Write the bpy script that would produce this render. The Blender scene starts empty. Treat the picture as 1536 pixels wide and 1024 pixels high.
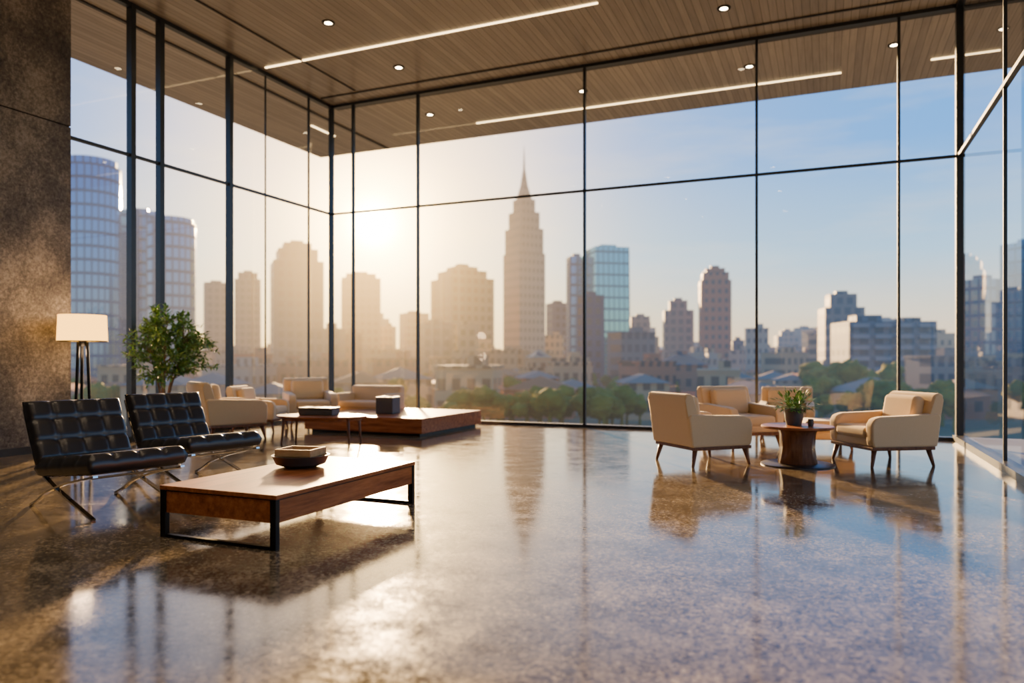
import bpy, bmesh, math, random
from mathutils import Vector, Matrix, noise
random.seed(7)
S = bpy.context.scene
COL = S.collection

# ------------------------------------------------------------------ constants (metres)
X_L, X_R, Y_B, Y_F = -9.915, 1.90, 13.30, -5.0
Z_C, Z_T = 6.77, 4.42
SUN = Vector((-0.5628, 0.8474, 0.1845)).normalized()

# ------------------------------------------------------------------ node helpers
def new_mat(name):
    m = bpy.data.materials.new(name); m.use_nodes = True
    m.node_tree.nodes.clear()
    return m, m.node_tree
def nd(nt, t, **kw):
    n = nt.nodes.new(t)
    for k, v in kw.items(): setattr(n, k, v)
    return n
def mth(nt, op, a, b=None, c=None, clamp=False):
    n = nt.nodes.new('ShaderNodeMath'); n.operation = op; n.use_clamp = clamp
    for i, v in enumerate((a, b, c)):
        if v is None: continue
        if isinstance(v, (int, float)): n.inputs[i].default_value = v
        else: nt.links.new(v, n.inputs[i])
    return n.outputs[0]
def mixc(nt, f, a, b, blend='MIX'):
    n = nt.nodes.new('ShaderNodeMix'); n.data_type = 'RGBA'; n.blend_type = blend
    for i, v in ((0, f), (6, a), (7, b)):
        if isinstance(v, (int, float)): n.inputs[i].default_value = v
        elif isinstance(v, tuple): n.inputs[i].default_value = (*v[:3], 1)
        else: nt.links.new(v, n.inputs[i])
    return n.outputs[2]
def ramp(nt, f, stops):
    n = nt.nodes.new('ShaderNodeValToRGB')
    e = n.color_ramp.elements
    while len(e) < len(stops): e.new(0.5)
    for i, (p, c) in enumerate(stops):
        e[i].position = p; e[i].color = (*c, 1)
    nt.links.new(f, n.inputs[0]); return n.outputs[0]
def tex_noise(nt, vec, scale, detail=4, rough=.55):
    n = nd(nt, 'ShaderNodeTexNoise'); n.inputs['Scale'].default_value = scale
    n.inputs['Detail'].default_value = detail; n.inputs['Roughness'].default_value = rough
    if vec is not None: nt.links.new(vec, n.inputs['Vector'])
    return n.outputs[0]
def mapping(nt, vec, scale=(1, 1, 1)):
    n = nd(nt, 'ShaderNodeMapping'); n.inputs['Scale'].default_value = scale
    nt.links.new(vec, n.inputs['Vector']); return n.outputs[0]
def output(nt, sh):
    o = nd(nt, 'ShaderNodeOutputMaterial'); nt.links.new(sh, o.inputs[0])
def pbsdf(nt, col=None, rough=None, **kw):
    p = nd(nt, 'ShaderNodeBsdfPrincipled')
    for k, v in (('Base Color', col), ('Roughness', rough)):
        if v is None: continue
        if isinstance(v, tuple): p.inputs[k].default_value = (*v, 1)
        elif isinstance(v, (int, float)): p.inputs[k].default_value = v
        else: nt.links.new(v, p.inputs[k])
    for k, v in kw.items(): p.inputs[k.replace('_', ' ')].default_value = v
    return p
def bump(nt, h, p, strength=.2, dist=.01):
    b = nd(nt, 'ShaderNodeBump'); b.inputs['Strength'].default_value = strength
    b.inputs['Distance'].default_value = dist
    nt.links.new(h, b.inputs['Height']); nt.links.new(b.outputs[0], p.inputs['Normal'])
def objco(nt): return nd(nt, 'ShaderNodeTexCoord').outputs['Object']
def geopos(nt): return nd(nt, 'ShaderNodeNewGeometry').outputs['Position']

def simple(name, col, rough=.5, metal=0, var=.12, nscale=30, bmp=.0, **kw):
    m, nt = new_mat(name)
    v = objco(nt); n = tex_noise(nt, v, nscale)
    c = mixc(nt, n, tuple(x*(1-var) for x in col), tuple(min(1, x*(1+var)) for x in col))
    p = pbsdf(nt, c, rough, Metallic=metal, **kw)
    if bmp: bump(nt, n, p, bmp, .004)
    output(nt, p.outputs[0]); return m
def wood(name, c1, c2, rough=.3, axis=1, coat=.3):
    m, nt = new_mat(name)
    sc = [14, 14, 14]; sc[axis] = 1.1
    v = mapping(nt, objco(nt), tuple(sc))
    n = tex_noise(nt, v, 1.6, 7, .62)
    n2 = tex_noise(nt, v, 9, 3)
    f = mth(nt, 'ADD', mth(nt, 'MULTIPLY', n, .8), mth(nt, 'MULTIPLY', n2, .2))
    c = ramp(nt, f, [(.33, c1), (.62, c2)])
    p = pbsdf(nt, c, rough, Coat_Weight=coat, Coat_Roughness=.15)
    p.inputs['Specular IOR Level'].default_value = .16
    bump(nt, n2, p, .08, .003)
    output(nt, p.outputs[0]); return m
def emit(name, col, st):
    m, nt = new_mat(name)
    e = nd(nt, 'ShaderNodeEmission'); e.inputs[0].default_value = (*col, 1); e.inputs[1].default_value = st
    output(nt, e.outputs[0]); return m

# ------------------------------------------------------------------ materials
def floor_material():
    m, nt = new_mat('polished_concrete')
    v = geopos(nt)
    big = tex_noise(nt, v, .8, 5, .6)
    mid = tex_noise(nt, v, 3.4, 10, .72)
    gra = tex_noise(nt, v, 27, 6, .82)
    vo = nd(nt, 'ShaderNodeTexVoronoi'); vo.inputs['Scale'].default_value = 64; nt.links.new(v, vo.inputs['Vector'])
    base = ramp(nt, mid, [(.36, (.042, .034, .024)), (.50, (.135, .108, .073)), (.64, (.31, .25, .17))])
    c = mixc(nt, .38, base, ramp(nt, vo.outputs['Color'], [(.15, (.025, .021, .016)), (.5, (.14, .112, .077)), (.95, (.52, .43, .30))]))
    c = mixc(nt, ramp(nt, gra, [(.40, (.92, .92, .92)), (.49, (0, 0, 0))]), c, (.018, .015, .012))
    c = mixc(nt, ramp(nt, gra, [(.55, (0, 0, 0)), (.65, (.8, .8, .8))]), c, (.52, .43, .30))
    c = mixc(nt, ramp(nt, big, [(.42, (0, 0, 0)), (.60, (.5, .5, .5))]), c, (.05, .041, .03))
    r = mth(nt, 'MULTIPLY_ADD', mid, .34, -.075)
    r = mth(nt, 'ADD', r, mth(nt, 'MULTIPLY', mth(nt, 'SUBTRACT', gra, .42), .18))
    r = mth(nt, 'MAXIMUM', r, .035)
    p = pbsdf(nt, c, r, IOR=1.5)
    sl = mth(nt, 'ADD', ramp(nt, mid, [(.36, (.26, .26, .26)), (.6, (.62, .62, .62))]), mth(nt, 'MULTIPLY', mth(nt, 'SUBTRACT', gra, .5), 1.1), clamp=True)
    nt.links.new(sl, p.inputs['Specular IOR Level'])
    bump(nt, mth(nt, 'ADD', mid, mth(nt, 'MULTIPLY', gra, .15)), p, .03, .01)
    output(nt, p.outputs[0]); return m
def ceiling_material():
    m, nt = new_mat('ceiling_wood_planks')
    v = geopos(nt)
    s = nd(nt, 'ShaderNodeSeparateXYZ'); nt.links.new(v, s.inputs[0])
    q = mth(nt, 'DIVIDE', s.outputs[0], .12)
    fr = mth(nt, 'FRACT', q); fl = mth(nt, 'FLOOR', q)
    wn = nd(nt, 'ShaderNodeTexWhiteNoise'); wn.noise_dimensions = '1D'; nt.links.new(fl, wn.inputs['W'])
    gr = tex_noise(nt, mapping(nt, v, (16, .9, 1)), 1.5, 6, .6)
    f = mth(nt, 'ADD', mth(nt, 'MULTIPLY', gr, .7), mth(nt, 'MULTIPLY', wn.outputs[0], .25))
    c = ramp(nt, f, [(.2, (.165, .138, .112)), (.7, (.34, .288, .232))])
    g = mth(nt, 'LESS_THAN', fr, .09)
    c = mixc(nt, mth(nt, 'MULTIPLY', g, .75), c, (.03, .025, .02))
    p = pbsdf(nt, c, .38, Coat_Weight=.3, Coat_Roughness=.25)
    bump(nt, mth(nt, 'SUBTRACT', 1, g), p, .3, .01)
    output(nt, p.outputs[0]); return m
def stone_material():
    m, nt = new_mat('stone_wall')
    v = geopos(nt)
    a = tex_noise(nt, v, 1.4, 8, .65); b = tex_noise(nt, v, 20, 6, .85)
    f = mth(nt, 'ADD', mth(nt, 'MULTIPLY', a, .45), mth(nt, 'MULTIPLY', b, .55))
    c = ramp(nt, f, [(.40, (.032, .028, .025)), (.5, (.14, .12, .098)), (.60, (.37, .32, .255))])
    p = pbsdf(nt, c, .45); bump(nt, b, p, .7, .02)
    output(nt, p.outputs[0]); return m
def glass_material():
    m, nt = new_mat('clear_glass')
    g = nd(nt, 'ShaderNodeNewGeometry')
    d = nd(nt, 'ShaderNodeVectorMath', operation='DOT_PRODUCT')
    nt.links.new(g.outputs['Normal'], d.inputs[0]); nt.links.new(g.outputs['Incoming'], d.inputs[1])
    c = mth(nt, 'SUBTRACT', 1, mth(nt, 'ABSOLUTE', d.outputs['Value']), clamp=True)
    f = mth(nt, 'MULTIPLY_ADD', mth(nt, 'POWER', c, 5), .9, .04, clamp=True)
    t = nd(nt, 'ShaderNodeBsdfTransparent'); t.inputs[0].default_value = (.96, .98, .985, 1)
    gl = nd(nt, 'ShaderNodeBsdfGlossy'); gl.inputs['Roughness'].default_value = .0
    mx = nd(nt, 'ShaderNodeMixShader'); nt.links.new(f, mx.inputs[0])
    nt.links.new(t.outputs[0], mx.inputs[1]); nt.links.new(gl.outputs[0], mx.inputs[2])
    output(nt, mx.outputs[0]); return m

M_FLOOR, M_CEIL, M_STONE, M_GLASS = floor_material(), ceiling_material(), stone_material(), glass_material()
M_FRAME = simple('dark_aluminium', (.04, .046, .052), .35, .7)
M_BLACK = simple('black_metal', (.012, .012, .013), .35, .8)
M_TRIM = simple('bronze_trim', (.03, .026, .024), .4, .5)
M_WALN = wood('walnut_wood', (.13, .036, .012), (.38, .135, .046), .36, 1, .04)
M_WALNX = wood('walnut_wood_cross', (.13, .036, .012), (.38, .135, .046), .36, 0, .04)
M_LEGW = wood('leg_wood', (.08, .03, .013), (.20, .085, .04), .4, 2, .2)
M_FAB = simple('beige_upholstery', (.62, .45, .245), .85, 0, .16, 220, .25, Sheen_Weight=.3)
M_LEATH = simple('black_leather', (.010, .011, .015), .36, 0, .3, 90, .12, Coat_Weight=.35, Coat_Roughness=.28)
M_CHROME = simple('chrome', (.75, .75, .76), .1, 1, .03)
M_CERAM = simple('dark_ceramic', (.03, .032, .035), .4, 0, .2, 40, .1)
M_TRAY = wood('light_wood', (.28, .17, .075), (.48, .32, .16), .5, 0, .1)
M_LEAF = simple('leaf_green', (.085, .20, .035), .5, 0, .45, 6)
M_LEAF2 = simple('leaf_green_light', (.20, .34, .07), .5, 0, .4, 6)
M_BARK = simple('bark', (.16, .10, .055), .8, 0, .3, 40, .4)
M_SOIL = simple('soil', (.03, .02, .013), .95, 0, .4, 60, .6)
M_GREYBOX = simple('slate_box', (.05, .055, .06), .5, 0, .2, 30, .1)
M_DECK = simple('deck_stone', (.30, .30, .30), .45, 0, .15, 3)
M_DARKW = simple('dark_plaster', (.12, .10, .08), .7, 0, .2, 2)
M_LINE = emit('linear_led', (1, .68, .32), 8)
M_DOWN = emit('downlight_led', (1, .74, .42), 40)

# ------------------------------------------------------------------ mesh helpers
def empty(name, loc=(0, 0, 0), rz=0):
    e = bpy.data.objects.new(name, None); e.location = loc; e.rotation_euler = (0, 0, rz)
    e.empty_display_size = .2; COL.objects.link(e); return e
def obj_from(name, bm, mats, parent=None, smooth=False, loc=None, rot=None, wn=False):
    me = bpy.data.meshes.new(name)
    bmesh.ops.recalc_face_normals(bm, faces=bm.faces)
    bm.to_mesh(me); bm.free()
    if not isinstance(mats, (list, tuple)): mats = [mats]
    for m in mats: me.materials.append(m)
    if smooth:
        me.polygons.foreach_set('use_smooth', [True]*len(me.polygons))
    o = bpy.data.objects.new(name, me); COL.objects.link(o)
    if loc: o.location = loc
    if rot: o.rotation_euler = rot
    if parent: o.parent = parent
    if wn:
        w = o.modifiers.new('wn', 'WEIGHTED_NORMAL'); w.keep_sharp = True
    return o
def add_box(bm, c, s, mi=0, M=None):
    P = [Vector((c[0]+x*s[0]/2, c[1]+y*s[1]/2, c[2]+z*s[2]/2)) for z in (-1, 1) for x, y in ((-1, -1), (1, -1), (1, 1), (-1, 1))]
    if M is not None: P = [M @ p for p in P]
    V = [bm.verts.new(p) for p in P]
    for f in ((3, 2, 1, 0), (4, 5, 6, 7), (0, 1, 5, 4), (1, 2, 6, 5), (2, 3, 7, 6), (3, 0, 4, 7)):
        bm.faces.new([V[i] for i in f]).material_index = mi
    return V
def box(name, lo, hi, mat, parent=None, bev=0, seg=3, rot=None, **kw):
    c = [(a+b)/2 for a, b in zip(lo, hi)]; s = [abs(b-a) for a, b in zip(lo, hi)]
    bm = bmesh.new(); add_box(bm, (0, 0, 0), s)
    if bev: bmesh.ops.bevel(bm, geom=bm.edges[:], offset=bev, segments=seg, profile=.5, affect='EDGES')
    return obj_from(name, bm, mat, parent, bool(bev), c, rot, wn=bool(bev))
def prism(name, prof, y0, y1, mat, parent=None, bev=.02, seg=3):
    bm = bmesh.new()
    a = [bm.verts.new((x, y0, z)) for x, z in prof]
    b = [bm.verts.new((x, y1, z)) for x, z in prof]
    n = len(prof)
    bm.faces.new(a); bm.faces.new(b[::-1])
    for i in range(n): bm.faces.new((a[i], b[i], b[(i+1) % n], a[(i+1) % n]))
    if bev: bmesh.ops.bevel(bm, geom=bm.edges[:], offset=bev, segments=seg, profile=.5, affect='EDGES')
    return obj_from(name, bm, mat, parent, True, wn=True)
def add_tube(bm, pts, rad, seg=10, cap=True, mi=0):
    pts = [Vector(p) for p in pts]
    if not isinstance(rad, (list, tuple)): rad = [rad]*len(pts)
    rings = []
    for i, p in enumerate(pts):
        t = (pts[min(i+1, len(pts)-1)] - pts[max(i-1, 0)]).normalized()
        up = Vector((0, 0, 1)) if abs(t.z) < .9 else Vector((1, 0, 0))
        a = t.cross(up).normalized(); b = t.cross(a).normalized()
        rings.append([bm.verts.new(p + (a*math.cos(k*2*math.pi/seg) + b*math.sin(k*2*math.pi/seg))*rad[i]) for k in range(seg)])
    for r0, r1 in zip(rings, rings[1:]):
        for k in range(seg):
            f = bm.faces.new((r0[k], r0[(k+1) % seg], r1[(k+1) % seg], r1[k])); f.material_index = mi
    if cap:
        bm.faces.new(rings[0]).material_index = mi; bm.faces.new(rings[-1][::-1]).material_index = mi
def lathe(name, prof, mat, parent=None, seg=48, loc=None, sx=1, sy=1):
    bm = bmesh.new(); rings = []
    for r, z in prof:
        if r < 1e-5: rings.append([bm.verts.new((0, 0, z))])
        else: rings.append([bm.verts.new((r*sx*math.cos(k*2*math.pi/seg), r*sy*math.sin(k*2*math.pi/seg), z)) for k in range(seg)])
    for a, b in zip(rings, rings[1:]):
        for k in range(seg):
            k2 = (k+1) % seg
            if len(a) == 1 and len(b) == 1: continue
            if len(a) == 1: bm.faces.new((a[0], b[k], b[k2]))
            elif len(b) == 1: bm.faces.new((a[k], a[k2], b[0]))
            else: bm.faces.new((a[k], a[k2], b[k2], b[k]))
    o = obj_from(name, bm, mat, parent, True, loc)
    e = o.modifiers.new('es', 'EDGE_SPLIT'); e.split_angle = math.radians(35)
    return o
def catmull(P, n=12):
    P = [Vector(p) for p in P]; Q = [P[0]*2-P[1]] + P + [P[-1]*2-P[-2]]; out = []
    for i in range(1, len(Q)-2):
        for k in range(n):
            t = k/n
            out.append(.5*((2*Q[i]) + (-Q[i-1]+Q[i+1])*t + (2*Q[i-1]-5*Q[i]+4*Q[i+1]-Q[i+2])*t*t + (-Q[i-1]+3*Q[i]-3*Q[i+1]+Q[i+2])*t**3))
    out.append(P[-1]); return out
def ribbon(bm, P, y, wy, th):
    pts = catmull([(a, 0, b) for a, b in P]); rings = []
    for i, p in enumerate(pts):
        t = (pts[min(i+1, len(pts)-1)] - pts[max(i-1, 0)]).normalized()
        n = Vector((-t.z, 0, t.x))
        rings.append([bm.verts.new(p + n*s*th/2 + Vector((0, y+w*wy/2, 0))) for s, w in ((1, 1), (1, -1), (-1, -1), (-1, 1))])
    for a, b in zip(rings, rings[1:]):
        for k in range(4): bm.faces.new((a[k], a[(k+1) % 4], b[(k+1) % 4], b[k]))
    bm.faces.new(rings[0]); bm.faces.new(rings[-1][::-1])

# ------------------------------------------------------------------ room shell
box('floor', (-9.98, Y_F, -.3), (2.0, 13.36, 0), M_FLOOR)
box('ceiling', (-12.7, Y_F, Z_C), (9.0, 16.57, Z_C+.45), M_CEIL)
w = empty('wall_left')
box('panel_lower', (-10.2, Y_F, 0), (-9.80, 7.18, 4.525), M_STONE, w)
box('panel_upper', (-10.2, Y_F, 4.545), (-9.80, 7.18, Z_C), M_STONE, w)
box('joint', (-10.2, Y_F, 4.525), (-9.82, 7.17, 4.545), M_BLACK, w)
box('baseboard_left', (-9.80, Y_F, 0), (-9.78, 7.18, .10), M_TRIM)
box('wall_rear', (-10.2, Y_F-.2, 0), (2.1, Y_F, Z_C), M_DARKW)
box('wall_right', (X_R-.02, Y_F, 0), (X_R+.2, -.5, Z_C), M_DARKW)
box('terrace', (-12.7, -.0, -.35), (-9.98, 14.6, -.06), M_DECK)
box('terrace.001', (-9.98, 13.36, -.35), (6.0, 14.6, -.06), M_DECK)
box('terrace.002', (2.0, -5.0, -.35), (6.0, 13.36, -.06), M_DECK)

def pane(name, a, b, z0, z1, parent):
    bm = bmesh.new()
    v = [bm.verts.new(p) for p in ((*a, z0), (*b, z0), (*b, z1), (*a, z1))]
    bm.faces.new(v); return obj_from(name, bm, M_GLASS, parent)
# left window
w1 = empty('window_1')
ys = [7.18, 8.26, 8.80, 10.31, 11.24, 12.53, 13.30]
th = [.04, .085, .085, .085, .018, .03, .08]
dxs = [.03, .055, .055, .055, .015, .02, .045]
for i, (y, t, dx) in enumerate(zip(ys, th, dxs)):
    box(f'mullion_{i+1}', (X_L-dx, y-t/2, 0), (X_L+dx, y+t/2, Z_C), M_FRAME, w1)
for i in range(6):
    pane(f'pane_low_{i+1}', (X_L, ys[i]), (X_L, ys[i+1]), 0, Z_T, w1)
    pane(f'pane_high_{i+1}', (X_L, ys[i]), (X_L, ys[i+1]), Z_T, Z_C, w1)
box('transom', (X_L-.03, 7.18, Z_T-.022), (X_L+.03, 13.3, Z_T+.022), M_FRAME, w1)
box('sill', (X_L-.05, 7.18, 0), (X_L+.05, 13.3, .07), M_FRAME, w1)
box('head', (X_L-.05, 7.18, Z_C-.07), (X_L+.05, 13.3, Z_C), M_FRAME, w1)
# back window
w2 = empty('window_2')
xs = [-9.915, -9.344, -7.75, -4.167, -1.098, 1.063, 1.90]
for i, x in enumerate(xs[1:-1]):
    box(f'mullion_{i+1}', (x-.021, Y_B-.04, 0), (x+.021, Y_B+.04, Z_C), M_FRAME, w2)
for i in range(6):
    pane(f'pane_low_{i+1}', (xs[i], Y_B), (xs[i+1], Y_B), 0, Z_T, w2)
    pane(f'pane_high_{i+1}', (xs[i], Y_B), (xs[i+1], Y_B), Z_T, Z_C, w2)
box('transom', (-9.9, Y_B-.03, Z_T-.02), (1.9, Y_B+.03, Z_T+.02), M_FRAME, w2)
box('sill', (-9.9, Y_B-.05, 0), (1.9, Y_B+.05, .05), M_FRAME, w2)
box('head', (-9.9, Y_B-.05, Z_C-.06), (1.9, Y_B+.05, Z_C), M_FRAME, w2)
# right window
w3 = empty('window_3')
yr = [-.5, 3.2, 6.6, 10.1, 13.30]
for i, y in enumerate(yr):
    t = .12 if i == 4 else .03
    box(f'mullion_{i+1}', (X_R-(.05 if i == 4 else .02), y-t/2, 0), (X_R+(.07 if i == 4 else .02), y+t/2, Z_C), M_FRAME, w3)
for i in range(4):
    pane(f'pane_low_{i+1}', (X_R, yr[i]), (X_R, yr[i+1]), 0, Z_T, w3)
    pane(f'pane_high_{i+1}', (X_R, yr[i]), (X_R, yr[i+1]), Z_T, Z_C, w3)
box('transom', (X_R-.03, -.5, Z_T-.025), (X_R+.03, 13.3, Z_T+.025), M_FRAME, w3)
box('sill', (X_R-.09, -.5, 0), (X_R+.05, 13.3, .09), M_FRAME, w3)
box('head', (X_R-.05, -.5, Z_C-.07), (X_R+.05, 13.3, Z_C), M_FRAME, w3)
# ceiling trim
box('trim_1', (-10.55, 2, Z_C-.03), (-10.49, 16.5, Z_C-.0), M_TRIM)
box('trim_2', (-9.8, 12.78, Z_C-.02), (1.85, 12.82, Z_C), M_TRIM)
box('trim_3', (-8.9, -4.9, Z_C-.02), (-8.87, 12.7, Z_C), M_TRIM)
box('trim_4', (-9.85, 13.36, Z_C-.05), (6, 13.46, Z_C), M_TRIM)

def linear(name, lo, hi):
    e = empty(name)
    box('diffuser', lo, hi, M_LINE, e)
linear('linear_ceiling_light', (-9.74, 11.028, Z_C-.015), (-3.25, 11.062, Z_C+.005))
linear('linear_ceiling_light', (-7.5, 15.538, Z_C-.015), (.26, 15.572, Z_C+.005))
linear('linear_ceiling_light', (-11.17, 14.19, Z_C-.015), (-11.13, 15.09, Z_C+.005))
linear('linear_ceiling_light', (1.77, 15.505, Z_C-.015), (2.85, 15.545, Z_C+.005))
SP = bpy.data.lights.new('downlight_fill_beam', 'SPOT'); SP.energy = 140; SP.color = (1, .76, .50)
SP.spot_size = math.radians(105); SP.spot_blend = .8; SP.shadow_soft_size = .06
inner = [(-7.5, 9.98), (-7.42, 12.02), (-1.48, 11.99)]
added_fill = [(x, y) for x in (-7.4, -4.4, -1.4) for y in (-2.5, 1.0, 4.2)]  # added lamps around and behind the camera, out of view, for warm fill
outer = [(1.09, 14.55), (-1.33, 14.55), (-4.6, 14.55), (-8.2, 14.6)]
for x, y in inner+added_fill+outer:
    e = empty('downlight_or_fill', (x, y, Z_C))
    lathe('trim_ring', [(.06, -.012), (.10, -.016), (.105, 0), (.06, 0)], M_BLACK, e, 32)
    lathe('lens', [(0, -.009), (.062, -.009), (.062, 0)], M_DOWN, e, 32)
    if (x, y) not in outer:
        so = bpy.data.objects.new('beam', SP); COL.objects.link(so); so.parent = e; so.location = (0, 0, -.08)

# ------------------------------------------------------------------ armchairs
def leg(name, x, y, dx, dy, h, parent, r0=.032, r1=.017):
    bm = bmesh.new()
    add_tube(bm, [(x, y, h), (x+dx, y+dy, 0)], [r0, r1], 12)
    return obj_from(name, bm, M_LEGW, parent, True, wn=True)
def armchair(x, y, deg, s=1.0):
    e = empty('armchair', (x, y, 0), math.radians(deg)); e.scale = (s, s, s)
    D, W = .42, .43     # half depth, half width
    box('base_rail', (-D+.02, -W+.01, .195), (D-.01, W-.01, .235), M_LEGW, e, .006, 2)
    box('seat_base', (-D+.03, -W+.06, .232), (D-.02, W-.06, .33), M_FAB, e, .025)
    box('seat_cushion', (-D+.12, -W+.125, .325), (D+.005, W-.125, .465), M_FAB, e, .05, 5)
    prof = [(-D-.01, .232), (D-.02, .232), (D, .30), (D+.005, .50), (D-.035, .565), (D-.12, .59), (-.1, .60), (-D-.03, .625), (-D-.06, .58)]
    prism('arm_left', prof, W-.13, W, M_FAB, e, .028, 4)
    prism('arm_right', prof, -W, -W+.13, M_FAB, e, .028, 4)
    bp = [(-D-.01, .235), (-D+.13, .235), (-D+.10, .55), (-D+.03, .83), (-D-.03, .865), (-D-.10, .845), (-D-.095, .78)]
    prism('backrest', bp, -W+.02, W-.02, M_FAB, e, .03, 4)
    b = box('back_cushion', (-.075, -W+.135, -.19), (.075, W-.135, .19), M_FAB, e, .06, 5)
    b.location = (-D+.14, 0, .635); b.rotation_euler = (0, math.radians(-11), 0)
    for i, (sx, sy) in enumerate(((1, 1), (1, -1), (-1, 1), (-1, -1))):
        leg(f'leg_{i+1}', sx*(D-.07), sy*(W-.07), sx*.05, sy*.03, .205, e)
    return e
armchair(-1.41, 9.30, 44)
armchair(.62, 10.10, 212)
armchair(-1.15, 11.20, -50)
armchair(-.58, 12.45, -88, .95)
armchair(-8.80, 9.16, 62, 1.06)
armchair(-9.32, 10.45, 20, .92)
armchair(-9.15, 11.60, -42, 1.05)

o = empty('ottoman', (-.02, 11.45, 0), math.radians(15))
box('base', (-.33, -.3, .14), (.33, .3, .25), M_FAB, o, .03)
box('cushion', (-.34, -.31, .24), (.34, .31, .41), M_FAB, o, .055, 5)
for i, (sx, sy) in enumerate(((1, 1), (1, -1), (-1, 1), (-1, -1))): leg(f'leg_{i+1}', sx*.27, sy*.24, sx*.02, sy*.02, .15, o)

o = empty('lounge_sofa', (-8.35, 12.45, 0), 0)
box('base', (-.58, -.36, .10), (.58, .36, .32), M_FAB, o, .03)
box('seat_cushion', (-.50, -.38, .31), (.50, .20, .45), M_FAB, o, .05, 4)
box('backrest', (-.58, .18, .28), (.58, .38, .74), M_FAB, o, .05, 4)
box('arm_left', (-.60, -.37, .2), (-.48, .30, .60), M_FAB, o, .035, 4)
box('arm_right', (.48, -.37, .2), (.60, .30, .60), M_FAB, o, .035, 4)
for i, (sx, sy) in enumerate(((1, 1), (1, -1), (-1, 1), (-1, -1))): leg(f'leg_{i+1}', sx*.5, sy*.28, 0, 0, .11, o)

# ------------------------------------------------------------------ tufted lounge chairs
def tufted(name, L, W, T, nx, ny, mat, parent, loc, ry, flip=1):
    bm = bmesh.new(); r = 10
    NX, NY = nx*r, ny*r; top = {}; bot = {}
    for i in range(NX+1):
        for j in range(NY+1):
            u, v = i/NX, j/NY
            seam = min(abs(math.sin(math.pi*u*nx)), abs(math.sin(math.pi*v*ny)))
            du = min(abs(u*nx-round(u*nx)), 1)/.5; dv = min(abs(v*ny-round(v*ny)), 1)/.5
            dip = math.exp(-(du*du+dv*dv)*9)
            ed = min(u*L, (1-u)*L, v*W, (1-v)*W)
            f = math.sqrt(max(0, 1-(1-min(ed/.05, 1))**2))
            h = T*(.88+.12*min(1, seam*1.6)**.6 - .16*dip)
            top[i, j] = bm.verts.new((u*L, v*W, flip*(T*.45+(h-T*.45)*f)))
            bot[i, j] = top[i, j] if ed <= 0 else bm.verts.new((u*L, v*W, flip*(T*.45-T*.45*f)))
    for i in range(NX):
        for j in range(NY):
            bm.faces.new((top[i, j], top[i+1, j], top[i+1, j+1], top[i, j+1]))
            q = [bot[i, j], bot[i, j+1], bot[i+1, j+1], bot[i+1, j]]
            try: bm.faces.new(q)
            except ValueError: pass
    return obj_from(name, bm, mat, parent, True, loc, (0, ry, 0))
def lounge(x, y, deg):
    e = empty('tufted_lounge_chair', (x, y, 0), math.radians(deg))
    W = .82
    tufted('seat_cushion', .95, W, .16, 4, 4, M_LEATH, e, (.17, 0, .265), math.radians(-6))
    tufted('back_cushion', .58, W, .125, 3, 4, M_LEATH, e, (.135, 0, .345), math.radians(-116), -1)
    bm = bmesh.new()
    for yy in (.05, W-.05):
        ribbon(bm, [(-.14, .83), (-.03, .60), (.12, .37), (.34, .235), (.66, .13), (1.07, .008)], yy, .036, .016)
        ribbon(bm, [(1.10, .345), (.85, .295), (.58, .235), (.30, .15), (.12, .06), (-.01, .008)], yy+.002, .036, .016)
    for px, pz in ((-.12, .80), (.03, .47), (1.06, .33), (.25, .27)):
        add_tube(bm, [(px, .04, pz), (px, W-.04, pz)], .009, 8)
    obj_from('chrome_frame', bm, M_CHROME, e)
    bm = bmesh.new()
    for k in range(7):
        px = .27+k*.115
        add_box(bm, (px, W/2, .262+(px-.17)*.105), (.035, W-.1, .006))
    for k in range(5):
        px = .085-k*.045; add_box(bm, (px, W/2, .40+k*.09), (.006, W-.1, .035))
    obj_from('leather_straps', bm, M_LEATH, e)
    return e
lounge(-6.30, 4.20, -12)
lounge(-6.65, 5.50, -12)

# ------------------------------------------------------------------ big coffee table
t = empty('coffee_table', (-3.83, 4.745, 0))
hx, hy = .52, .89
box('top', (-hx, -hy, .335), (hx, hy, .365), M_WALN, t, .003, 2)
box('drawer_body', (-hx+.012, -hy+.012, .175), (hx-.012, hy-.012, .333), M_WALN, t, .003, 2)
box('front_gap', (-hx+.006, -hy+.006, .327), (hx-.006, hy-.006, .336), M_BLACK, t)
for i, (sx, sy) in enumerate(((1, 1), (1, -1), (-1, 1), (-1, -1))):
    box(f'leg_{i+1}', (sx*(hx-.03)-.025, sy*(hy-.02)-.02, 0), (sx*(hx-.03)+.025, sy*(hy-.02)+.02, .335), M_BLACK, t, .003, 2)
for i, sy in enumerate((1, -1)):
    box(f'foot_bar_{i+1}', (-hx+.03, sy*(hy-.02)-.018, 0), (hx-.03, sy*(hy-.02)+.018, .022), M_BLACK, t)
b = empty('decorative_bowl', (-4.02, 4.98, .366))
lathe('bowl', [(0, 0), (.12, 0), (.20, .03), (.225, .085), (.235, .10), (.215, .10), (.19, .05), (.10, .03), (0, .03)], M_CERAM, b, 56)
bm = bmesh.new(); R = Matrix.Rotation(math.radians(10), 4, 'Z')
add_box(bm, (0, 0, .085), (.28, .24, .03), 0, R)
for c, s in (((.15, 0, .125), (.02, .28, .06)), ((-.15, 0, .125), (.02, .28, .06)), ((0, .13, .125), (.30, .02, .06)), ((0, -.13, .125), (.30, .02, .06))):
    add_box(bm, c, s, 0, R)
bmesh.ops.bevel(bm, geom=bm.edges[:], offset=.004, segments=2, affect='EDGES')
obj_from('wood_tray', bm, M_TRAY, b)
bm = bmesh.new()
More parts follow.
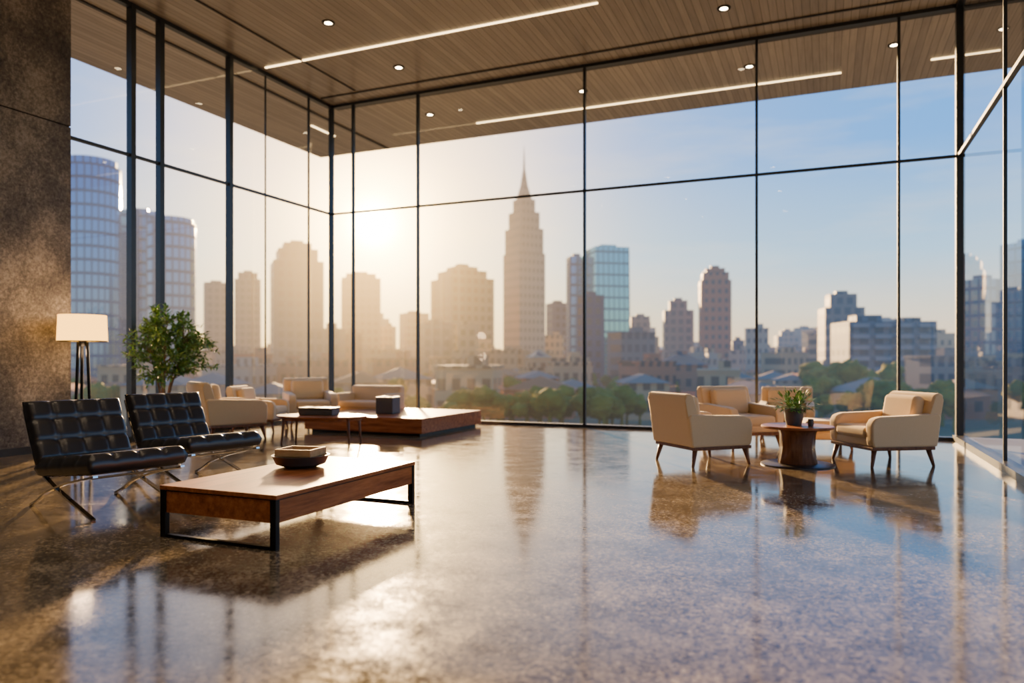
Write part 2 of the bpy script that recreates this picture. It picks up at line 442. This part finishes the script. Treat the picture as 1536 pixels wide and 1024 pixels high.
for k in range(12):
    a = random.random()*6.28; rr = random.random()*.09
    r = bmesh.ops.create_icosphere(bm, subdivisions=2, radius=random.uniform(.018, .03))
    bmesh.ops.transform(bm, matrix=Matrix.Translation((rr*math.cos(a), rr*math.sin(a), .118)) @ Matrix.Diagonal((1.2, .9, .7, 1)), verts=r['verts'])
obj_from('pebbles', bm, M_TRAY, b, True)

# ------------------------------------------------------------------ oval table
t = empty('oval_coffee_table', (-7.02, 9.18, 0), math.radians(14))
lathe('top', [(0, .385), (.66, .385), (.695, .395), (.70, .41), (.69, .42), (0, .42)], M_WALNX, t, 64, sy=.62)
lathe('apron', [(.60, .35), (.62, .35), (.62, .386), (.60, .386)], M_WALNX, t, 64, sy=.60)
for i, (x, y) in enumerate(((.5, .22), (.5, -.22), (-.5, .22), (-.5, -.22))):
    leg(f'leg_{i+1}', x, y, .03*(1 if x > 0 else -1), .02*(1 if y > 0 else -1), .386, t, .024, .015)
bx = empty('storage_box', (-7.08, 9.20, .421), math.radians(12))
box('body', (-.27, -.14, 0), (.27, .14, .085), M_GREYBOX, bx, .008, 2)
box('lid', (-.28, -.15, .087), (.28, .15, .115), M_GREYBOX, bx, .008, 2)

# ------------------------------------------------------------------ wood platform bench
t = empty('platform_bench')
box('plinth', (-8.3, 10.58, 0), (-6.13, 11.87, .06), M_BLACK, t)
box('plinth_return', (-7.6, 11.87, 0), (-6.13, 12.67, .06), M_BLACK, t)
box('deck', (-8.4, 10.5, .05), (-6.05, 11.95, .30), M_WALNX, t, .006, 2)
box('deck_return', (-7.70, 11.95, .05), (-6.05, 12.75, .298), M_WALNX, t, .006, 2)
cb = empty('square_planter', (-7.2, 11.3, .301), math.radians(8))
bm = bmesh.new()
add_box(bm, (0, 0, .01), (.32, .32, .02))
for c, s in (((.15, 0, .15), (.02, .32, .3)), ((-.15, 0, .15), (.02, .32, .3)), ((0, .15, .15), (.28, .02, .3)), ((0, -.15, .15), (.28, .02, .3))): add_box(bm, c, s)
obj_from('box', bm, M_GREYBOX, cb)
box('soil', (-.14, -.14, .2), (.14, .14, .27), M_SOIL, cb)

# ------------------------------------------------------------------ round table + plant
t = empty('round_side_table', (-.32, 9.50, 0))
lathe('top', [(0, .435), (.395, .435), (.415, .447), (.415, .462), (.405, .47), (0, .47)], M_WALNX, t, 64)
lathe('pedestal', [(0, .02), (.22, .02), (.225, .03), (.20, .2), (.205, .36), (.23, .436), (0, .436)], M_LEGW, t, 10)
lathe('base_disc', [(0, 0), (.42, 0), (.42, .012), (.40, .02), (0, .02)], M_TRIM, t, 64)

def leaf_mesh(bm, p, d, L, W, up, mi=0):
    d = d.normalized(); s = d.cross(up)
    if s.length < 1e-3: s = Vector((1, 0, 0))
    s.normalize(); n = s.cross(d)
    a = bm.verts.new(p); b1 = bm.verts.new(p+d*L*.45+s*W/2+n*L*.04); b2 = bm.verts.new(p+d*L*.45-s*W/2+n*L*.04)
    m = bm.verts.new(p+d*L*.5); c = bm.verts.new(p+d*L-n*L*.10)
    for q in ((a, b1, m), (a, m, b2), (b1, c, m), (m, c, b2)): bm.faces.new(q).material_index = mi
pp = empty('potted_plant', (-.36, 9.52, .471))
lathe('pot', [(0, 0), (.085, 0), (.105, .08), (.11, .16), (.115, .20), (.10, .20), (.095, .17), (0, .17)], M_GREYBOX, pp, 40)
bm = bmesh.new()
for k in range(360):
    a = random.random()*6.283; el = random.uniform(.1, 1.45)
    d = Vector((math.cos(a)*math.cos(el), math.sin(a)*math.cos(el), math.sin(el)))
    p = Vector((math.cos(a)*.04, math.sin(a)*.04, .17)) + d*random.uniform(.02, .24)
    leaf_mesh(bm, p, (d+Vector((0, 0, -.35))+Vector([random.gauss(0, .25) for _ in range(3)])), random.uniform(.06, .11), .03, Vector((0, 0, 1)), random.choice((0, 0, 1)))
obj_from('foliage', bm, [M_LEAF, M_LEAF2], pp)
cv = empty('small_cup', (-.17, 9.42, .471))
lathe('body', [(0, 0), (.03, 0), (.036, .04), (.03, .085), (.025, .085), (.03, .04), (.025, .01), (0, .01)], M_CERAM, cv, 32)

# ------------------------------------------------------------------ floor lamp
fl = empty('floor_lamp', (-9.30, 6.98, 0))
mS, nt = new_mat('lamp_shade_fabric')
e1 = nd(nt, 'ShaderNodeEmission')
wv = tex_noise(nt, mapping(nt, objco(nt), (60, 60, 200)), 1, 2)
nt.links.new(mixc(nt, wv, (1, .46, .07), (1, .54, .10)), e1.inputs[0]); e1.inputs[1].default_value = 5.0
tr = nd(nt, 'ShaderNodeBsdfTranslucent'); tr.inputs[0].default_value = (.10, .05, .015, 1)
ad = nd(nt, 'ShaderNodeAddShader'); nt.links.new(e1.outputs[0], ad.inputs[0]); nt.links.new(tr.outputs[0], ad.inputs[1])
output(nt, ad.outputs[0])
lathe('shade', [(.30, 1.51), (.305, 1.51), (.292, 1.86), (.287, 1.86), (.30, 1.51)], mS, fl, 56)
lathe('shade_ring', [(.29, 1.50), (.309, 1.50), (.309, 1.512), (.29, 1.512)], M_TRIM, fl, 56)
bm = bmesh.new()
for k in range(3):
    a = k*2.094+.5
    add_tube(bm, [(math.cos(a)*.06, math.sin(a)*.06, 1.50), (math.cos(a)*.12, math.sin(a)*.12, 0)], [.02, .02], 10)
    add_tube(bm, [(0, 0, 1.70), (math.cos(a)*.28, math.sin(a)*.28, 1.84)], .004, 6)
add_tube(bm, [(0, 0, 1.44), (0, 0, 1.62)], .05, 12); add_tube(bm, [(0, 0, 1.6), (0, 0, 1.72)], .008, 8)
obj_from('tripod', bm, M_BLACK, fl, True, wn=True)
lathe('bulb', [(0, 1.60), (.025, 1.62), (.045, 1.67), (.03, 1.72), (0, 1.73)], emit('bulb_glow', (1, .60, .25), 14), fl, 24)
ld = bpy.data.lights.new('lamp_light', 'POINT'); ld.energy = 30; ld.color = (1, .62, .32); ld.shadow_soft_size = .12
lo = bpy.data.objects.new('lamp_light', ld); COL.objects.link(lo); lo.parent = fl; lo.location = (0, 0, 1.95)
ld2 = ld.copy(); ld2.energy = 20
lo = bpy.data.objects.new('lamp_light_down', ld2); COL.objects.link(lo); lo.parent = fl; lo.location = (.02, 0, 1.36)

# ------------------------------------------------------------------ indoor tree
tr = empty('potted_tree', (-9.34, 8.38, 0))
lathe('pot', [(0, 0), (.17, 0), (.20, .2), (.22, .42), (.23, .46), (.21, .46), (.20, .40), (0, .40)], M_GREYBOX, tr, 48)
bm = bmesh.new(); bl = bmesh.new()
EC = Vector((.14, 0, 1.44)); ER = Vector((.56, .70, .58))
stems = []
for k in range(5):
    a = k*1.257+.4; ca, sa = math.cos(a), math.sin(a)
    P = catmull([(ca*.05, sa*.05, .39), (ca*.07, sa*.07, .75), (ca*.16+.02, sa*.16, 1.10), (ca*.24+.05, sa*.24, 1.5), (ca*.22+.08, sa*.22, 1.80)], 5)
    add_tube(bm, P, [.019-.0007*i for i in range(len(P))], 8)
    stems += P[8:]
def spray(p, d):
    for _ in range(3):
        dd = (d + Vector([random.gauss(0, .7) for _ in range(3)]))
        leaf_mesh(bl, p+Vector([random.gauss(0, .012) for _ in range(3)]), dd, random.uniform(.07, .12), random.uniform(.028, .042), Vector((random.gauss(0, .4), random.gauss(0, .4), 1)), random.choice((0, 0, 1)))
for k in range(250):
    while True:
        q = Vector([random.uniform(-1, 1) for _ in range(3)])
        if .25 < q.length < 1: break
    lump = 1+.3*noise.noise(q*2.3)
    T = EC + Vector((q.x*ER.x, q.y*ER.y, q.z*ER.z))*lump
    if T.x < -.46: continue
    s = min(stems, key=lambda v: (v-T).length + max(0, v.z-T.z+.1)*1.5)
    mid = (s+T)/2 + Vector((random.gauss(0, .03), random.gauss(0, .03), .05))
    P = catmull([s, mid, T], 4)
    add_tube(bm, P, [.006-.0005*i for i in range(len(P))], 4)
    for p in P[3:]: spray(p, (T-s).normalized()+Vector((0, 0, -.1)))
obj_from('branches', bm, M_BARK, tr, True)
obj_from('foliage', bl, [M_LEAF, M_LEAF2], tr)

# ------------------------------------------------------------------ CITY (streets are turned 23 deg from the lobby axes)
CA = math.radians(23)
def city(a, d): return Vector((a*math.cos(CA)-d*math.sin(CA), a*math.sin(CA)+d*math.cos(CA), 0))
G0 = -8.0
hg = bpy.data.node_groups.new('painted_haze_glow', 'ShaderNodeTree')  # distance haze and warm sun glow, painted into city materials as emission
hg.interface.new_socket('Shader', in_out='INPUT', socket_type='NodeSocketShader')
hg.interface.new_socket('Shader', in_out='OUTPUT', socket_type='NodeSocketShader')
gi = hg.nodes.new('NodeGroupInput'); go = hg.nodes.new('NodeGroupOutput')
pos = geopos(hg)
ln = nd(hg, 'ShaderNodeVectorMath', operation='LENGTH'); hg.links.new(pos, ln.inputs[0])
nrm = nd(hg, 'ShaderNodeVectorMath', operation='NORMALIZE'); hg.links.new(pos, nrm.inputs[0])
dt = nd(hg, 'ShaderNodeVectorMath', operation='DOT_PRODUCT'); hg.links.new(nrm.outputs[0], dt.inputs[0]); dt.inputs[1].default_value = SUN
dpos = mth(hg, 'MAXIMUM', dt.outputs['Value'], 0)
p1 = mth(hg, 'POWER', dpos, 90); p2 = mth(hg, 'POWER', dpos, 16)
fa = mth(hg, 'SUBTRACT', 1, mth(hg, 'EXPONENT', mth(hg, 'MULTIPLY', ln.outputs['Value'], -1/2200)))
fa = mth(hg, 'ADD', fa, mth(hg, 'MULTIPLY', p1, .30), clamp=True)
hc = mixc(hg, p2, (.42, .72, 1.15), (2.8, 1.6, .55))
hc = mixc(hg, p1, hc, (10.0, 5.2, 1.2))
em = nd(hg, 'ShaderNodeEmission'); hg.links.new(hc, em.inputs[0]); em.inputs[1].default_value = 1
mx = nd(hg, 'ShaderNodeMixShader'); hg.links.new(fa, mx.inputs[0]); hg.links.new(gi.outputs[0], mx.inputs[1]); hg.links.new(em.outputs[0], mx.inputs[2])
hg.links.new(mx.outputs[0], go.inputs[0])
def paint_haze(nt, sh):
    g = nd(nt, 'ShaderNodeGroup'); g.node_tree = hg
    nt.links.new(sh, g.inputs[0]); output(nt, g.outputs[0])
def facade(wall, win, gloss=.3, fh=3.4, bw=3.0, winf=.55, metal=0):
    m, nt = new_mat('facade')
    s = nd(nt, 'ShaderNodeSeparateXYZ'); nt.links.new(objco(nt), s.inputs[0])
    fz = mth(nt, 'LESS_THAN', mth(nt, 'FRACT', mth(nt, 'DIVIDE', s.outputs[2], fh)), winf)
    fx = mth(nt, 'LESS_THAN', mth(nt, 'FRACT', mth(nt, 'DIVIDE', mth(nt, 'ADD', s.outputs[0], s.outputs[1]), bw)), winf)
    f = mth(nt, 'MULTIPLY', fz, fx)
    n = tex_noise(nt, objco(nt), .12, 3)
    wc = mixc(nt, n, tuple(c*.8 for c in wall), tuple(c*1.15 for c in wall))
    c = mixc(nt, f, wc, win)
    r = mth(nt, 'SUBTRACT', .7, mth(nt, 'MULTIPLY', f, .7-gloss))
    p = pbsdf(nt, c, r)
    if metal: nt.links.new(mth(nt, 'MULTIPLY', f, metal), p.inputs['Metallic'])
    paint_haze(nt, p.outputs[0]); return m
def flat(name, col, rough=.8, sc=.05, var=.3):
    m, nt = new_mat(name)
    n = tex_noise(nt, geopos(nt), sc, 5)
    c = mixc(nt, n, tuple(x*(1-var) for x in col), tuple(x*(1+var) for x in col))
    p = pbsdf(nt, c, rough); p.inputs['Specular IOR Level'].default_value = .1
    paint_haze(nt, p.outputs[0]); return m
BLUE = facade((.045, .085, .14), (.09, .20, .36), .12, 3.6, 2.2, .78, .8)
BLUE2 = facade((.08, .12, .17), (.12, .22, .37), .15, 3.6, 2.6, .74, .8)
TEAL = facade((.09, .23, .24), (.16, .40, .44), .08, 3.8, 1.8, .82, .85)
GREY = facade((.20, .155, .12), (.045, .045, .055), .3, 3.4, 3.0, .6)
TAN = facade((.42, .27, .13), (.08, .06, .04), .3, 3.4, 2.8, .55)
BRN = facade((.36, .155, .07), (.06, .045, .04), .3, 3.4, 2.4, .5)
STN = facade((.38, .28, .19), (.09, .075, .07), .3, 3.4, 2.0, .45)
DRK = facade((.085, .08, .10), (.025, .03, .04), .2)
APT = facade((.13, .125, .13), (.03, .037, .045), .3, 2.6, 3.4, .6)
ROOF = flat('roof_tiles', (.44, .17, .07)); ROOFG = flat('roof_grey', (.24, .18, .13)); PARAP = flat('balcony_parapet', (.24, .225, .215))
FOOT = []
def tower(name, a, d, tiers, mat, turn=20, shape='box'):
    """tiers: (width, z_bottom, z_top[, top_width])"""
    e = empty(name, (*city(a, d).xy, G0), CA+math.radians(turn))
    FOOT.append((a, d, tiers[0][0]*.72))
    for i, t in enumerate(tiers):
        w_, z0, z1 = t[:3]; wt = t[3] if len(t) > 3 else w_
        bm = bmesh.new(); n = 4 if shape == 'box' else 28
        ta = abs(math.radians(turn))
        k = 1/(math.cos(ta)+math.sin(ta)) if shape == 'box' else 1
        ring = []
        for zz, ww in ((z0-G0, w_), (z1-G0, wt)):
            if n == 4:
                h = ww*k/2; pts = [(-h, -h), (h, -h), (h, h), (-h, h)]
            else: pts = [(ww/2*math.cos(q*2*math.pi/n), ww/2*math.sin(q*2*math.pi/n)) for q in range(n)]
            ring.append([bm.verts.new((x, y, zz)) for x, y in pts])
        for q in range(n): bm.faces.new((ring[0][q], ring[0][(q+1) % n], ring[1][(q+1) % n], ring[1][q]))
        bm.faces.new(ring[1]); bm.faces.new(ring[0][::-1])
        if i == len(tiers)-1 and wt > 3 and n == 4:
            add_box(bm, (0, 0, z1-G0+.6), (wt*k*.45, wt*k*.4, 1.2))
        obj_from(f'tier_{i+1}', bm, mat, e)
    return e
B = G0
tower('curved_glass_tower', -113.7, 200, [(14.5, B, 53), (12.5, 53, 55)], BLUE, 0, shape='cyl')
tower('glass_office_tower', -116.5, 232, [(14, B, 47.2)], BLUE2, 20)
tower('glass_office_tower', -103.0, 224, [(13.6, B, 42.5), (12, 42.5, 43.9)], BLUE2, 0, shape='cyl')
tower('office_tower', -139.9, 350, [(14, B, 37.5)], GREY, 25)
tower('office_tower', -124.7, 350, [(14.5, B, 39), (11, 39, 42.2)], GREY, 18)
tower('stepped_tower', -75.6, 260, [(21.5, B, 35.2), (17, 35.2, 39.5), (12, 39.5, 41.8)], GREY, 22)
tower('office_tower', -65.4, 320, [(19.5, B, 36), (15, 36, 38)], TAN, 14)
tower('office_tower', -47.6, 360, [(15, B, 23.9)], TAN, 30)
tower('stepped_tower', -18.9, 280, [(24.5, B, 31.5), (19, 31.5, 34.5), (12, 34.5, 36.2)], TAN, 30)
tower('office_block', -24.6, 238, [(11.5, B, 13.1)], GREY, 20)
tower('office_block', -14.4, 236, [(7.6, B, 12.5)], TAN, 10)
tower('spired_art_deco_tower', 4.9, 300, [(17, B, 44), (15.6, 44, 54), (12.6, 54, 60.7), (9, 60.7, 66), (6.5, 66, 72, 3), (3, 72, 78, 1.2), (1.0, 78, 88, .15)], STN, 32)
tower('office_tower', 20.2, 330, [(9.8, B, 26.5)], DRK, 20)
tower('teal_glass_tower', 32.2, 252, [(15, B, 39, 14)], TEAL, 12)
tower('teal_glass_annex', 22.6, 262, [(6.5, B, 37.6)], BLUE2, 8)
tower('office_block', 25.0, 236, [(8.4, B, 21.8)], DRK, 20)
tower('office_tower', 57, 330, [(9, B, 20.6)], GREY, -6)
tower('office_block', 41.4, 230, [(8.3, B, 8.5)], TAN, -6)
tower('stepped_tower', 68.3, 305, [(13.2, B, 21.5), (8, 21.5, 25.6)], GREY, -8)
tower('brown_tower', 76.6, 280, [(12.8, B, 31), (11, 31, 34), (8, 34, 35.6)], BRN, -10)
tower('office_block', 91.3, 300, [(5.2, B, 9.4)], DRK, -8)
tower('office_tower', 166.9, 450, [(15, B, 16), (9, 16, 19)], GREY, -10)
tower('office_block', 146, 450, [(20, B, 2)], STN, -8)
tower('stepped_tower', 106.5, 240, [(14, B, 18), (9.5, 18, 22.4)], GREY, -12)
# far row of hazier towers
for a, w_, top in ((-205, 20, 44), (-150, 18, 34), (-96, 22, 30), (-30, 18, 26), (38, 20, 30), (92, 16, 24), (120, 22, 14), (205, 20, 20), (262, 24, 26)):
    tower('office_tower', a, 520, [(w_, B, top), (w_*.6, top, top+4)], GREY, 14)
e = empty('apartment_block', (*city(89.9, 180).xy, G0), CA+math.radians(-4))
FOOT.append((89.9, 180, 13))
bm = bmesh.new(); add_box(bm, (0, 0, 9.2), (20, 12, 18.4)); add_box(bm, (-4, 0, 19.2), (6, 5, 1.8)); add_box(bm, (6, 0, 18.9), (4, 5, 1.2))
obj_from('body', bm, APT, e)
bm = bmesh.new()
for k in range(7):
    for j in range(4): add_box(bm, (-7.5+j*5, -6.5, 1.8+k*2.6), (3.6, 1.2, .9))
obj_from('balconies', bm, PARAP, e)
tower('office_block', 126.7, 220, [(7.4, B, 9.2)], STN, -8)
tower('glass_office_tower', 127, 200, [(9.5, B, 22.9)], BLUE2, 20)
tower('glass_office_tower', 140, 200, [(12, B, 32.8)], BLUE, 15)
tower('glass_office_tower', 175, 220, [(18, B, 40)], BLUE2, 15)
tower('office_tower', 160, 160, [(16, B, 24)], GREY, 15)
tower('glass_office_tower', -150, 190, [(18, B, 50)], BLUE, 15)
tower('glass_office_tower', -190, 180, [(20, B, 60)], BLUE2, 15)
tower('clock_house', 6.5, 180, [(9.8, B, -.5), (6, -.5, 1.8), (6.6, 1.8, 3.8, .6)], TAN, 20)
tower('terracotta_roof_hall', 38.9, 170, [(12, B, .2), (13, .2, 2.6, 3), (3, 2.6, 3.4, 2.6)], BRN, -8)
def clear_of(a, d, r): return all(math.hypot(a-x, d-y) > r+q for x, y, q in FOOT)
rnd = random.Random(3)
bm = bmesh.new()
def house(a, d, w, l, h, rot, wi, ri):
    c = city(a, d); M = Matrix.Translation((c.x, c.y, G0)) @ Matrix.Rotation(CA+rot, 4, 'Z')
    add_box(bm, (0, 0, h/2), (w, l, h), wi, M)
    if ri < 0:
        add_box(bm, (0, 0, h+.25), (w+.3, l+.3, .5), wi, M); add_box(bm, (w*.15, 0, h+1.2), (w*.3, l*.3, 1.6), wi, M); return
    o_ = .4; rh = w*.2
    P = [(-w/2-o_, -l/2-o_, h), (w/2+o_, -l/2-o_, h), (w/2+o_, l/2+o_, h), (-w/2-o_, l/2+o_, h), (0, -l/2+w*.3, h+rh), (0, l/2-w*.3, h+rh)]
    V = [bm.verts.new(M @ Vector(p)) for p in P]
    for f in ((0, 1, 4), (1, 2, 5, 4), (2, 3, 5), (3, 0, 4, 5), (3, 2, 1, 0)): bm.faces.new([V[i] for i in f]).material_index = ri
for row in range(16):
    d = 118+row*16
    n = int(d*1.8/15)
    for i in range(n):
        a = (i/(n-1)-.5)*d*1.8+rnd.uniform(-4, 4); dd = d+rnd.uniform(-4, 4)
        w_, l_ = rnd.uniform(6.5, 11), rnd.uniform(7, 11)
        mid = rnd.random() < .25+.05*row
        h_ = rnd.uniform(6, 9)+row*.45 if mid else rnd.uniform(3.5, 6)
        if mid and rnd.random() < .14 and row > 3: h_ *= 1.6
        if rnd.random() < .12 or not clear_of(a, dd, 5.5): continue
        house(a, dd, w_, l_, h_, rnd.uniform(-.35, .35), rnd.choice((0, 1, 2, 3, 4)), -1 if mid else rnd.choice((5, 6)))
        FOOT.append((a, dd, 4.5))
obj_from('low_rise_district', bm, [TAN, STN, GREY, BRN, TAN, ROOF, ROOFG])
# trees: clump templates merged in one mesh
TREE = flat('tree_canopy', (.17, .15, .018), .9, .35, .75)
tmpl = []
for k in range(6):
    b_ = bmesh.new(); bmesh.ops.create_icosphere(b_, subdivisions=3, radius=1)
    off = Vector((k*9.1, 3, 7))
    for v in b_.verts:
        v.co *= 1+.35*noise.noise(v.co*2.2+off)+.18*noise.noise(v.co*5+off); v.co.z *= .85
    b_.verts.index_update()
    tmpl.append(([v.co.copy() for v in b_.verts], [[v.index for v in f.verts] for f in b_.faces])); b_.free()
TV, TF = [], []
def tree_at(a, d, h):
    if not clear_of(a, d, h*.3): return
    c = city(a, d); c.z = G0
    base = len(TV)
    for z, r in ((0, h*.05), (h*.6, h*.03)):
        for q in range(6): TV.append((c.x+r*math.cos(q*1.047), c.y+r*math.sin(q*1.047), c.z+z))
    for q in range(6): TF.append([base+q, base+(q+1) % 6, base+6+(q+1) % 6, base+6+q])
    for k in range(3):
        vs, fs = rnd.choice(tmpl); r = h*rnd.uniform(.22, .34)
        o_ = c+Vector((rnd.uniform(-1, 1)*h*.2, rnd.uniform(-1, 1)*h*.2, h*(.6+.12*k))); base = len(TV)
        TV.extend([tuple(v*r+o_) for v in vs]); TF.extend([[i+base for i in f] for f in fs])
for row in range(9):
    d = 98+row*20
    for i in range(int(d*.17)):
        tree_at(rnd.uniform(-.85, .85)*d, d+rnd.uniform(-9, 9), rnd.uniform(3.6, 5.8))
for i in range(34): tree_at(rnd.uniform(-9, 14), rnd.uniform(92, 112), rnd.uniform(3.6, 5.2))
for i in range(22): tree_at(rnd.uniform(46, 80), rnd.uniform(95, 125), rnd.uniform(4.2, 6.2))
for i in range(30): tree_at(rnd.uniform(58, 72), rnd.uniform(130, 160), rnd.uniform(6.5, 8.5))
me = bpy.data.meshes.new('tree_grove'); me.from_pydata(TV, [], TF); me.materials.append(TREE)
me.polygons.foreach_set('use_smooth', [True]*len(me.polygons))
COL.objects.link(bpy.data.objects.new('tree_grove', me))
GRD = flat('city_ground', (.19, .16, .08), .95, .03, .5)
bm = bmesh.new(); bmesh.ops.create_circle(bm, cap_ends=True, radius=3500, segments=64)
obj_from('ground', bm, GRD, None, False, (0, 0, G0))
bm = bmesh.new(); prev = None
for k in range(97):
    a = CA+math.radians(90)+math.radians(-75+150*k/96)
    h = 26+22*noise.noise(Vector((k*.13, 0, 0)))
    p = Vector((math.cos(a), math.sin(a), 0))*1500
    cur = (bm.verts.new(p+Vector((0, 0, G0))), bm.verts.new(p*1.1+Vector((0, 0, h))))
    if prev: bm.faces.new((prev[0], cur[0], cur[1], prev[1]))
    prev = cur
obj_from('distant_hills', bm, flat('hills', (.12, .14, .10)))

# ------------------------------------------------------------------ WORLD + SUN
W = bpy.data.worlds.new('sky'); S.world = W; W.use_nodes = True; nt = W.node_tree; nt.nodes.clear()
tc = nd(nt, 'ShaderNodeTexCoord').outputs['Generated']
nv = nd(nt, 'ShaderNodeVectorMath', operation='NORMALIZE'); nt.links.new(tc, nv.inputs[0])
sp = nd(nt, 'ShaderNodeSeparateXYZ'); nt.links.new(nv.outputs[0], sp.inputs[0])
sky = ramp(nt, mth(nt, 'ADD', sp.outputs[2], .1), [(0, (.40, .33, .25)), (.10, (.86, .54, .28)), (.165, (.62, .58, .48)), (.23, (.30, .50, .68)), (.36, (.08, .30, .72)), (.75, (.03, .16, .52))])
cl = tex_noise(nt, mapping(nt, nv.outputs[0], (2, 2, 14)), 1.6, 6, .6)
clf = mth(nt, 'MULTIPLY', ramp(nt, cl, [(.50, (0, 0, 0)), (.78, (1, 1, 1))]), .30)
sky = mixc(nt, clf, sky, (.74, .68, .58))
ds = nd(nt, 'ShaderNodeVectorMath', operation='DOT_PRODUCT'); nt.links.new(nv.outputs[0], ds.inputs[0]); ds.inputs[1].default_value = SUN
dp = mth(nt, 'MAXIMUM', ds.outputs['Value'], 0)
def addc(a, b):
    n = nd(nt, 'ShaderNodeVectorMath', operation='ADD'); nt.links.new(a, n.inputs[0]); nt.links.new(b, n.inputs[1]); return n.outputs[0]
def scl(col, f):
    n = nd(nt, 'ShaderNodeVectorMath', operation='SCALE'); n.inputs[0].default_value = col; nt.links.new(f, n.inputs['Scale']); return n.outputs[0]
tot = sky
for pw, col in ((16, (.55, .34, .05)), (60, (3.0, 1.7, .32)), (400, (9.0, 5.4, 1.6)), (4000, (34, 24, 11))):
    tot = addc(tot, scl(col, mth(nt, 'POWER', dp, pw)))
bg = nd(nt, 'ShaderNodeBackground'); nt.links.new(tot, bg.inputs[0]); bg.inputs[1].default_value = 2.4
ow = nd(nt, 'ShaderNodeOutputWorld'); nt.links.new(bg.outputs[0], ow.inputs[0])

sd = bpy.data.lights.new('sun', 'SUN'); sd.energy = 36.0; sd.color = (1, .60, .25); sd.angle = math.radians(2.2)
so = bpy.data.objects.new('sun', sd); COL.objects.link(so)
so.rotation_euler = (-SUN).to_track_quat('-Z', 'Y').to_euler(); so.location = SUN*60

# ------------------------------------------------------------------ CAMERA
cd = bpy.data.cameras.new('camera'); cd.sensor_width = 36
cd.lens = 26.04; cd.shift_y = 28/1536
cd.clip_end = 6000; cd.clip_start = .05
cd.dof.use_dof = True; cd.dof.focus_distance = 6.6; cd.dof.aperture_fstop = .85
co = bpy.data.objects.new('camera', cd); COL.objects.link(co)
co.location = (0, 0, 1.25); co.rotation_euler = (math.radians(90), 0, CA)
S.camera = co
